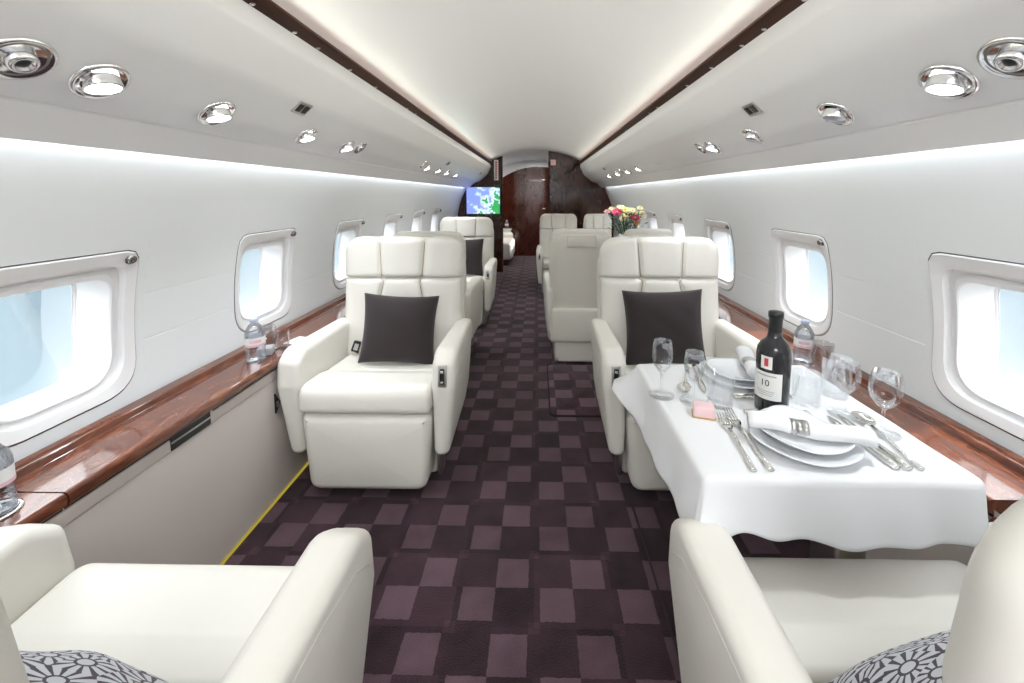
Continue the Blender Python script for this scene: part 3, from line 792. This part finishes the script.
# ---- cutlery
def fork_bm(L=.205):
    bm = bmesh.new()
    pts = [(0, 0, .003), (0, L * .3, .004), (0, L * .55, .008), (0, L * .68, .006)]
    merge(bm, tube(pts, [.0048, .0034, .0026, .003], 8))
    for v in bm.verts: v.co.x *= 1.5
    head = [(-.004, L * .66), (.004, L * .66), (.012, L * .75), (.012, L * .79), (-.012, L * .79), (-.012, L * .75)]
    merge(bm, rings_bm([[(x, y, z) for x, y in round_poly(head, .004, 3)] for z in (.004, .006)]))
    for x in (-.0098, -.0033, .0033, .0098): merge(bm, tube([(x, L * .78, .005), (x, L * .88, .005), (x * .97, L * .99, .010)], [.0021, .0018, .001], 6))
    return bm
def knife_bm(L=.215):
    bm = bmesh.new()
    b = tube([(0, 0, .005), (0, L * .12, .0055), (0, L * .42, .0048), (0, L * .48, .0045)], [.0062, .0068, .0045, .004], 10); merge(bm, b)
    for v in bm.verts: v.co.x *= 1.25
    bl = [(-.004, L * .46), (.006, L * .46), (.009, L * .62), (.009, L * .85), (.002, L), (-.005, L * .8)]
    merge(bm, rings_bm([[(x, y, z) for x, y in round_poly(bl, .004, 3)] for z in (.004, .0055)])); return bm
def spoon_bm(L=.20, w=.019):
    bm = bmesh.new()
    merge(bm, tube([(0, 0, .003), (0, L * .3, .004), (0, L * .55, .009), (0, L * .72, .007)], [.0046, .0032, .0024, .0026], 8))
    for v in bm.verts: v.co.x *= 1.4
    n = 24; rings = []
    for a, z in ((0, .0035), (.5, .0045), (.85, .008), (1, .0105), (.97, .0112), (.8, .009), (.4, .0052), (0, .0045)):
        rings.append([(a * w * math.sin(t) * (1 + .12 * math.cos(t)), L * .85 + a * L * .155 * math.cos(t), z) for t in [2 * PI * i / n for i in range(n)]])
    merge(bm, rings_bm(rings, False, False)); return bm
def cut(name, bm, p0, p1, label, cat, L, z=None):
    o = link(name, bm, 'silver'); o.location = (p0[0], p0[1], z or Z + .0005)
    o.rotation_euler = (0, 0, math.atan2(p1[1] - p0[1], p1[0] - p0[0]) - PI / 2); tag(o, label, cat)
    return o
cut('fork', fork_bm(), (.452, .768), (.477, .972), 'silver fork by the pink box, left of the near pair', 'fork', .205)
cut('fork', fork_bm(.225), (.487, .770), (.502, .99), 'silver fork nearest the near plates, right of the pair', 'fork', .22)
cut('knife', knife_bm(.20), (.735, .778), (.731, .965), 'silver knife closest to the near plates', 'knife', .2)
cut('knife', knife_bm(.21), (.757, .776), (.760, .98), 'silver knife in the middle of the near cutlery', 'knife', .2)
cut('soup_spoon', spoon_bm(.205, .020), (.783, .778), (.808, .975), 'silver spoon outermost beside the near plates', 'spoon', .2)
cut('soup_spoon', spoon_bm(.19, .019), (.50, 1.255), (.437, 1.105), 'silver spoon at the far setting pointing at the tumbler', 'spoon', .2)
cut('knife', knife_bm(.19), (.522, 1.26), (.487, 1.08), 'silver knife at the far setting beside its spoon', 'knife', .2)
cut('dessert_knife', knife_bm(.16), (.70, 1.062), (.545, 1.058), 'small knife lying between the bottle and the far plates', 'knife', .16)
cut('dessert_spoon', spoon_bm(.15, .014), (.555, 1.075), (.70, 1.083), 'small spoon lying above the far plates beside the bottle', 'spoon', .15)
cut('dessert_fork', fork_bm(.15), (.545, .992), (.69, .975), 'small fork lying in front of the dark bottle', 'fork', .15)
# ---- glasses
def goblet(x, y, h, rb, label, rf=.034, z=Z):
    o = empty('wine_glass', (x, y, z), label=label, cat='glass', group='stemmed glasses on the table')
    hs = h * .42
    link('foot', lathe([(0, .0), (rf, .0), (rf, .0015), (rf * .5, .004), (.006, .010), (.004, .016)], 32), 'glass', o)
    link('stem', lathe([(.004, .014), (.0034, hs * .6), (.004, hs - .006), (.009, hs + .002)], 16), 'glass', o)
    pr = [(.0, hs), (rb * .45, hs + h * .03), (rb * .85, hs + h * .14), (rb, hs + h * .27), (rb * .98, hs + h * .40), (rb * .86, h), (rb * .83, h), (rb * .95, hs + h * .40), (rb * .97, hs + h * .27), (rb * .82, hs + h * .145), (rb * .42, hs + h * .04), (0, hs + h * .012)]
    link('bowl', lathe(pr, 40), 'glass', o)
    return o
goblet(.813, .908, .142, .031, 'clear wine glass nearest the right ledge')
goblet(.783, .985, .135, .029, 'clear wine glass standing just behind the one nearest the ledge')
goblet(.366, 1.08, .150, .027, 'clear wine glass at the left edge of the table by the far cushion')
goblet(.438, 1.045, .133, .026, 'shorter clear wine glass between the left wine glass and the tumbler')
def tumbler(x, y, h, r, label, z=Z):
    o = link('tumbler', lathe([(0, 0), (r * .86, 0), (r * .9, .003), (r, h), (r * .955, h), (r * .85, .016), (0, .012)], 40), 'glass'); o.location = (x, y, z)
    tag(o, label, 'glass'); return o
tumbler(.500, 1.030, .082, .035, 'clear tumbler in front of the far plates, behind the pink box')
tumbler(.727, 1.043, .080, .036, 'clear tumbler just to the right of the dark bottle')
tumbler(.832, 1.085, .105, .036, 'clear tumbler behind the right wine glasses, next to the ledge')
# ---- pink box
o = link('pink_petit_four', extrude_round(round_poly([(-.024, -.018), (.026, -.020), (.024, .020), (-.022, .022)], .006, 4), 0, .026, .003, 'z', 3), 'pink'); o.location = (.437, .978, Z); o.rotation_euler = (0, 0, -.25); tag(o, 'small pink cake with a gold base between tumbler and forks', 'cake')
link('base', extrude_round(round_poly([(-.026, -.020), (.028, -.022), (.026, .022), (-.024, .024)], .006, 4), -.0005, .003, .001, 'z', 2), 'gold', o)
# ---- port bottle
def curved_patch(r, a0, a1, z0, z1, n=16):
    return strip([[(r * math.sin(a0 + (a1 - a0) * i / n), -r * math.cos(a0 + (a1 - a0) * i / n), z) for i in range(n + 1)] for z in (z0, z1)])
pb = empty('wine_bottle', (.620, 1.010, Z), rz=-.92, label='tall black glass bottle with a white label in the middle of the table', cat='bottle')
rb = .0375
link('body', lathe([(0, .004), (rb * .8, 0), (rb * .96, .002), (rb, .008), (rb * 1.02, .10), (rb * 1.03, .145), (rb * .98, .160), (rb * .80, .174), (.020, .184), (.0165, .190), (.0145, .205), (.0145, .236), (.0165, .237), (.0165, .249), (.0145, .250), (0, .250)], 48), 'bottle', pb)
link('capsule', lathe([(.0152, .198), (.0150, .236), (.0170, .2365), (.0170, .2495), (.015, .2508), (0, .2508)], 32), 'black', pb)
lb = link('paper_label', curved_patch(rb * 1.035, -.95, .95, .038, .106), 'label', pb)
cr = link('crest', curved_patch(rb * 1.04, -.34, .34, .114, .146), 'label', pb)
link('crest_shield', curved_patch(rb * 1.05, -.12, .12, .121, .141), 'red', cr)
text('lettering', '10', .022, (-.001, -rb * 1.055, .079), (PI / 2, 0, 0), 'ink', lb)
for z, a, h in ((.096, .6, .0035), (.058, .55, .0016), (.053, .5, .0016), (.048, .42, .0016)):
    link('fine_print', curved_patch(rb * 1.042, -a, a, z, z + h), 'grey_ink', lb)

# ---- water bottles
def water_bottle(x, y, z, h, r, label, rz=0.):
    o = empty('water_bottle', (x, y, z), rz=rz, label=label, cat='bottle')
    pr = [(0, .002), (r * .85, 0), (r, .006)]
    for k in range(4): pr += [(r, .012 + k * .012), (r * .95, .017 + k * .012), (r, .022 + k * .012)]
    pr += [(r, h * .66), (r * .9, h * .74), (r * .62, h * .84), (r * .36, h * .90), (r * .34, h * .92)]
    link('bottle_body', lathe(pr, 32), 'plastic_bottle', o)
    link('cap', lathe([(0, h), (r * .40, h), (r * .44, h * .985), (r * .44, h * .925), (r * .40, h * .915), (0, h * .915)], 24), 'cap_blue', o)
    l = link('wrap_label', lathe([(r * 1.01, h * .40), (r * 1.012, h * .58)], 32), 'stone', o)
    link('label_band', lathe([(r * 1.018, h * .37), (r * 1.018, h * .42)], 32), 'pink_label', l)
    link('label_mark', curved_patch(r * 1.022, -.5, .6, h * .46, h * .53), 'pink_label', l)
    return o
water_bottle(-1.065, 1.545, .558, .168, .034, 'clear water bottle with a pink label on the left ledge by the second window', .6)
water_bottle(-1.067, .762, .559, .165, .033, 'clear water bottle in the cup holder at the left edge', .6)
water_bottle(1.062, 1.575, .558, .162, .033, 'clear water bottle with a pale label on the right ledge behind the table', -.6)
# things beside the left bottle
tumbler(-1.038, 1.665, .075, .032, 'small clear tumbler on the left ledge beside the water bottle', .558)
tumbler(-1.095, 1.66, .10, .034, 'tall clear tumbler on the left ledge against the window, behind the water bottle', .558)
tumbler(1.085, 1.50, .10, .034, 'tall clear tumbler on the right ledge against the window', .558)
o = link('small_tray', rbox(-.045, .045, -.032, .032, 0, .034, r=.005), 'greybox'); o.location = (-1.068, 1.608, .5585); o.rotation_euler = (0, 0, .35); o.scale = (.6, .8, .9); tag(o, 'small grey box on the left ledge between bottle and tumbler', 'box')
o = link('folded_card', rbox(-.03, .03, -.045, .045, 0, .0012), 'white', smooth=False); o.location = (-1.032, 1.762, .559); o.rotation_euler = (0, 0, -.25); tag(o, 'white printed card lying on the left ledge', 'card')
for k in range(3): link('print', rbox(-.022, .022, -.03 + k * .02, -.022 + k * .02, .0012, .0015), 'grey_ink', o, smooth=False)

# ------------------------------------------------------------------ far end
tv = empty('television', (-.80, YP - .0, 1.0), label='screen showing a green and blue map on the dark left bulkhead', cat='television')
TX, TZ0, TZ1 = .255, -.088, .318
link('bezel', rbox(-TX - .012, TX + .012, -.035, .0, TZ0 - .012, TZ1 + .012, r=.006), 'black', tv)
bm = bmesh.new(); uvl = bm.loops.layers.uv.new('UVMap')
f = bm.faces.new([bm.verts.new(p) for p in ((-TX, -.0365, TZ0), (TX, -.0365, TZ0), (TX, -.0365, TZ1), (-TX, -.0365, TZ1))])
for l, u in zip(f.loops, ((0, 0), (1.25, 0), (1.25, 1), (0, 1))): l[uvl].uv = u
link('screen', bm, 'screen', tv, smooth=False, flip=False)
ws = empty('wall_placard', (-.60, YP - .001, 1.58), label='narrow upright white placard with red marks beside the doorway', cat='sign')
link('placard', rbox(-.034, .034, -.006, 0, -.155, .155, r=.002), 'white', ws)
for k in range(8): link('red_mark', rbox(-.014, .014, -.008, -.005, .120 - k * .034 - .012, .120 - k * .034 + .010), 'red', ws, smooth=False)
ws = empty('wall_notice', (.27, YP - .001, 1.70), label='small square pink notice on the dark right bulkhead', cat='sign')
link('placard', rbox(-.032, .032, -.006, 0, -.04, .03, r=.002), 'pinkplate', ws)
link('border', rbox(-.038, .038, -.003, 0, -.046, .036, r=.002), 'white', ws)
dv = empty('sofa', (-.72, 7.35, 0), label='cream sofa end seen through the doorway in the vestibule', cat='sofa')
link('seat', rbox(-.4, .33, -.40, .42, .10, .40, r=.06, seg=5), 'leather', dv)
link('arm', rbox(-.4, .30, .30, .46, .10, .50, r=.05, seg=5), 'leather', dv)
link('plinth', rbox(-.38, .26, -.36, .42, 0, .11, r=.01), 'wood_dark', dv)
cb = empty('side_cabinet', (-.66, 8.02, 0), label='small cream cabinet beyond the sofa end', cat='cabinet')
link('body', rbox(-.25, .18, -.11, .11, .0, .52, r=.01), 'leather_side', cb)
link('top', rbox(-.26, .19, -.115, .112, .52, .545, r=.006), 'gloss_white', cb)
water_bottle(-.56, 7.99, .5455, .17, .035, 'tiny water bottle on the cabinet beyond the sofa')
# conference table with flowers, behind the double seats
ct = empty('conference_table', (.72, 4.0, 0), label='table between the far right double seats, carrying the flowers', cat='table')
link('tabletop', rbox(-.38, .26, -.30, .30, .655, .69, r=.01), 'wood', ct)
link('pedestal', rbox(-.05, .15, -.10, .10, 0, .655, r=.02), 'wood_dark', ct)
vz = .69
va = link('flower_vase', lathe([(0, 0), (.05, 0), (.055, .01), (.07, .10), (.075, .17), (.065, .17), (.06, .10), (.045, .012), (0, .012)], 32), 'china'); va.location = (.885, 3.98, vz); va.scale = (1, 1, .8); tag(va, 'white flower vase behind the headrests', 'vase')
fa = empty('flower_bouquet', (.90, 3.98, vz + .015), label='mixed bouquet of yellow, pink and cream flowers above the seat backs', cat='flowers')
def flower_bm(r, n=9, layers=2):
    bm = bmesh.new()
    for l in range(layers):
        for i in range(n):
            a = 2 * PI * (i + .5 * l) / n; rr = r * (1 - .25 * l); k = .25 + .35 * l
            ca, sa = math.cos(a), math.sin(a)
            def P(u, v): return bm.verts.new((ca * u * rr - sa * v * rr, sa * u * rr + ca * v * rr, rr * k * u * u + .003 * l))
            bm.faces.new((P(.1, -.06), P(.6, -.24), P(1.0, -.12), P(1.0, .12), P(.6, .24), P(.1, .06)))
    return bm
def core_bm(r): return lathe([(0, r * .3), (r * .22, r * .22), (r * .28, 0)], 12)
rnd = random.Random(3)
FL = [('gerbera', 'magenta', -.095, .27, .042), ('gerbera', 'magenta', .045, .215, .042), ('rose', 'palepink', -.165, .275, .030), ('lily', 'orange', .06, .165, .030),
      ('lily', 'yellow', -.01, .29, .038), ('lily', 'yellow', .015, .26, .032), ('lily', 'yellow', -.02, .225, .026)]
for k in range(16): FL.append(('chrysanthemum', 'paleyellow', rnd.uniform(-.12, .15), rnd.uniform(.22, .34) - .02, rnd.uniform(.022, .034)))
for nm, mt, dx, dz, r in FL:
    dy = -.09 + rnd.uniform(-.02, .06) if mt in ('magenta', 'orange', 'palepink') else rnd.uniform(-.09, .09)
    bm = flower_bm(r, 11 if nm == 'gerbera' else 7, 3 if nm == 'chrysanthemum' else 2)
    d = Vector((dx * 1.6, -.55 + dy, .55)).normalized()
    bmesh.ops.transform(bm, matrix=Matrix.Translation((dx, dy, dz + .06)) @ Vector((0, 0, 1)).rotation_difference(d).to_matrix().to_4x4(), verts=bm.verts)
    h = link(nm, bm, mt, fa)
    c = core_bm(r); bmesh.ops.transform(c, matrix=Matrix.Translation(Vector((dx, dy, dz + .06)) + d * .004) @ Vector((0, 0, 1)).rotation_difference(d).to_matrix().to_4x4(), verts=c.verts)
    link('flower_centre', c, 'gold' if mt != 'yellow' else 'orange', h)
    s_ = tube([(dx * .15, dy * .15, .0), (dx * .5, dy * .5, dz * .5 + .03), (dx, dy, dz + .055)], .003, 6); link('stem', s_, 'leaf', h)
bm = bmesh.new()
for k in range(170):
    a = rnd.uniform(0, 2 * PI); rr = rnd.uniform(.03, .15); z = rnd.uniform(.13, .33); L = rnd.uniform(.03, .055)
    p = Vector((rr * math.cos(a), rr * math.sin(a) * .7, z)); d = Vector((math.cos(a), math.sin(a), rnd.uniform(-.2, .9))).normalized(); s_ = d.cross(Vector((0, 0, 1))).normalized() * L * .28
    bm.faces.new([bm.verts.new(q) for q in (p, p + d * L * .5 + s_, p + d * L, p + d * L * .5 - s_)])
link('foliage', bm, 'leaf', fa, smooth=False)['kind'] = 'stuff'
fa.scale = (1.25, 1, 1)

# ------------------------------------------------------------------ light
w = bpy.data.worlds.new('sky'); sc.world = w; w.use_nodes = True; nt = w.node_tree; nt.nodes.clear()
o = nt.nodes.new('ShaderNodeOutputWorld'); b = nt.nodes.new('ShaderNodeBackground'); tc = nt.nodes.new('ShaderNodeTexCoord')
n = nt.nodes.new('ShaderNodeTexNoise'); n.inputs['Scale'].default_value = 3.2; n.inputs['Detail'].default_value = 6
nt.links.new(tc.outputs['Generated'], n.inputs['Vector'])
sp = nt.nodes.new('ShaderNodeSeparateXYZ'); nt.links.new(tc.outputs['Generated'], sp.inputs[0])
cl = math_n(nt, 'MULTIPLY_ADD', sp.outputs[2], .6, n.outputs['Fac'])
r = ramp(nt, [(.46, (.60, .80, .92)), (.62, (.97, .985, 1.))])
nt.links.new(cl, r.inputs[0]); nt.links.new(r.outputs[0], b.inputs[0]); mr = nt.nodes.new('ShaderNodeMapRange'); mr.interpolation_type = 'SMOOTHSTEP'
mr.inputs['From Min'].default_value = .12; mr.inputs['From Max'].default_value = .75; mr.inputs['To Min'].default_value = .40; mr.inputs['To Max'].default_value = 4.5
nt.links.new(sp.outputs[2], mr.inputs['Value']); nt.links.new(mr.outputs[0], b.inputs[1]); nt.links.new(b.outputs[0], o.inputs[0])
def area(name, loc, sx, sy, rot, power, col=(1, 1, 1), spread=PI):
    l = bpy.data.lights.new(name, 'AREA'); l.shape = 'RECTANGLE'; l.size = sx; l.size_y = sy; l.energy = power; l.color = col; l.spread = spread
    q = bpy.data.objects.new(name, l); COL.objects.link(q); q.location = loc; q.rotation_euler = rot; return q
YL = (Y0 + YP) / 2; LL = YP - Y0 - .5
for s in (-1, 1):
    # cove tube above the wood strip, shining across the vault
    area('cove_lamp', (s * .675, YL, 1.699), .02, LL, (0, s * 1.60, 0), 7.2, (1, .94, .80), math.radians(115))
    # wall-wash tube behind the lower lip of the overhead panel
    area('wall_wash_lamp', (s * 1.034, YL, 1.330), .014, LL, (0, 0, 0), 3.3, (.90, .965, 1.))
def spot(x, y, z, power):
    l = bpy.data.lights.new('reading_beam', 'SPOT'); l.energy = power; l.spot_size = 1.8; l.spot_blend = 1.; l.shadow_soft_size = .03; l.color = (.90, .955, 1)
    q = bpy.data.objects.new('reading_beam', l); COL.objects.link(q); q.location = (x, y, z); return q
for s, y in ((-1, .831), (-1, 1.136), (-1, 1.573), (-1, 1.905), (1, .856), (1, 1.955), (-1, -.2), (1, -.2), (-1, -1.), (1, -1.)) + tuple((s, y) for s, y, _ in FARL):
    spot(s * .80, y, 1.375, 4.2)
sun = bpy.data.lights.new('sun', 'SUN'); sun.energy = 3.2; sun.angle = .01; sun.color = (1, .96, .9)
q = bpy.data.objects.new('sun', sun); COL.objects.link(q)
q.rotation_euler = Vector((0, 0, -1)).rotation_difference(Vector((-.68, -.13, -.74)).normalized()).to_euler()
# invented aft fill light brightening viewer-facing surfaces, then the vestibule ceiling lamp
area('aft_fill_light', (0, -1.0, 1.80), .7, .9, (0, 0, 0), 15., (.97, .985, 1))
area('vestibule_lamp', (0, 7.3, 1.84), .4, .8, (0, 0, 0), 6., (1, .95, .88))

# ------------------------------------------------------------------ camera
cam = bpy.data.cameras.new('camera'); co = bpy.data.objects.new('camera', cam); COL.objects.link(co); sc.camera = co
F, U0, V0 = 414., 530., 232.7
cam.sensor_fit = 'HORIZONTAL'; cam.sensor_width = 36; cam.lens = F * 36 / 1024
cam.shift_x = -(U0 - 512) / 1024; cam.shift_y = -(341.5 - V0) / 1024
co.location = (.03, 0, 1.2); co.rotation_euler = (PI / 2 - math.atan((V0 - 195) / F), 0, math.radians(1.0))
cam.clip_start = .02
vs = sc.view_settings; vs.view_transform = 'Standard'; vs.look = 'None'; vs.exposure = 1.24; vs.gamma = 1.; vs.use_curve_mapping = False
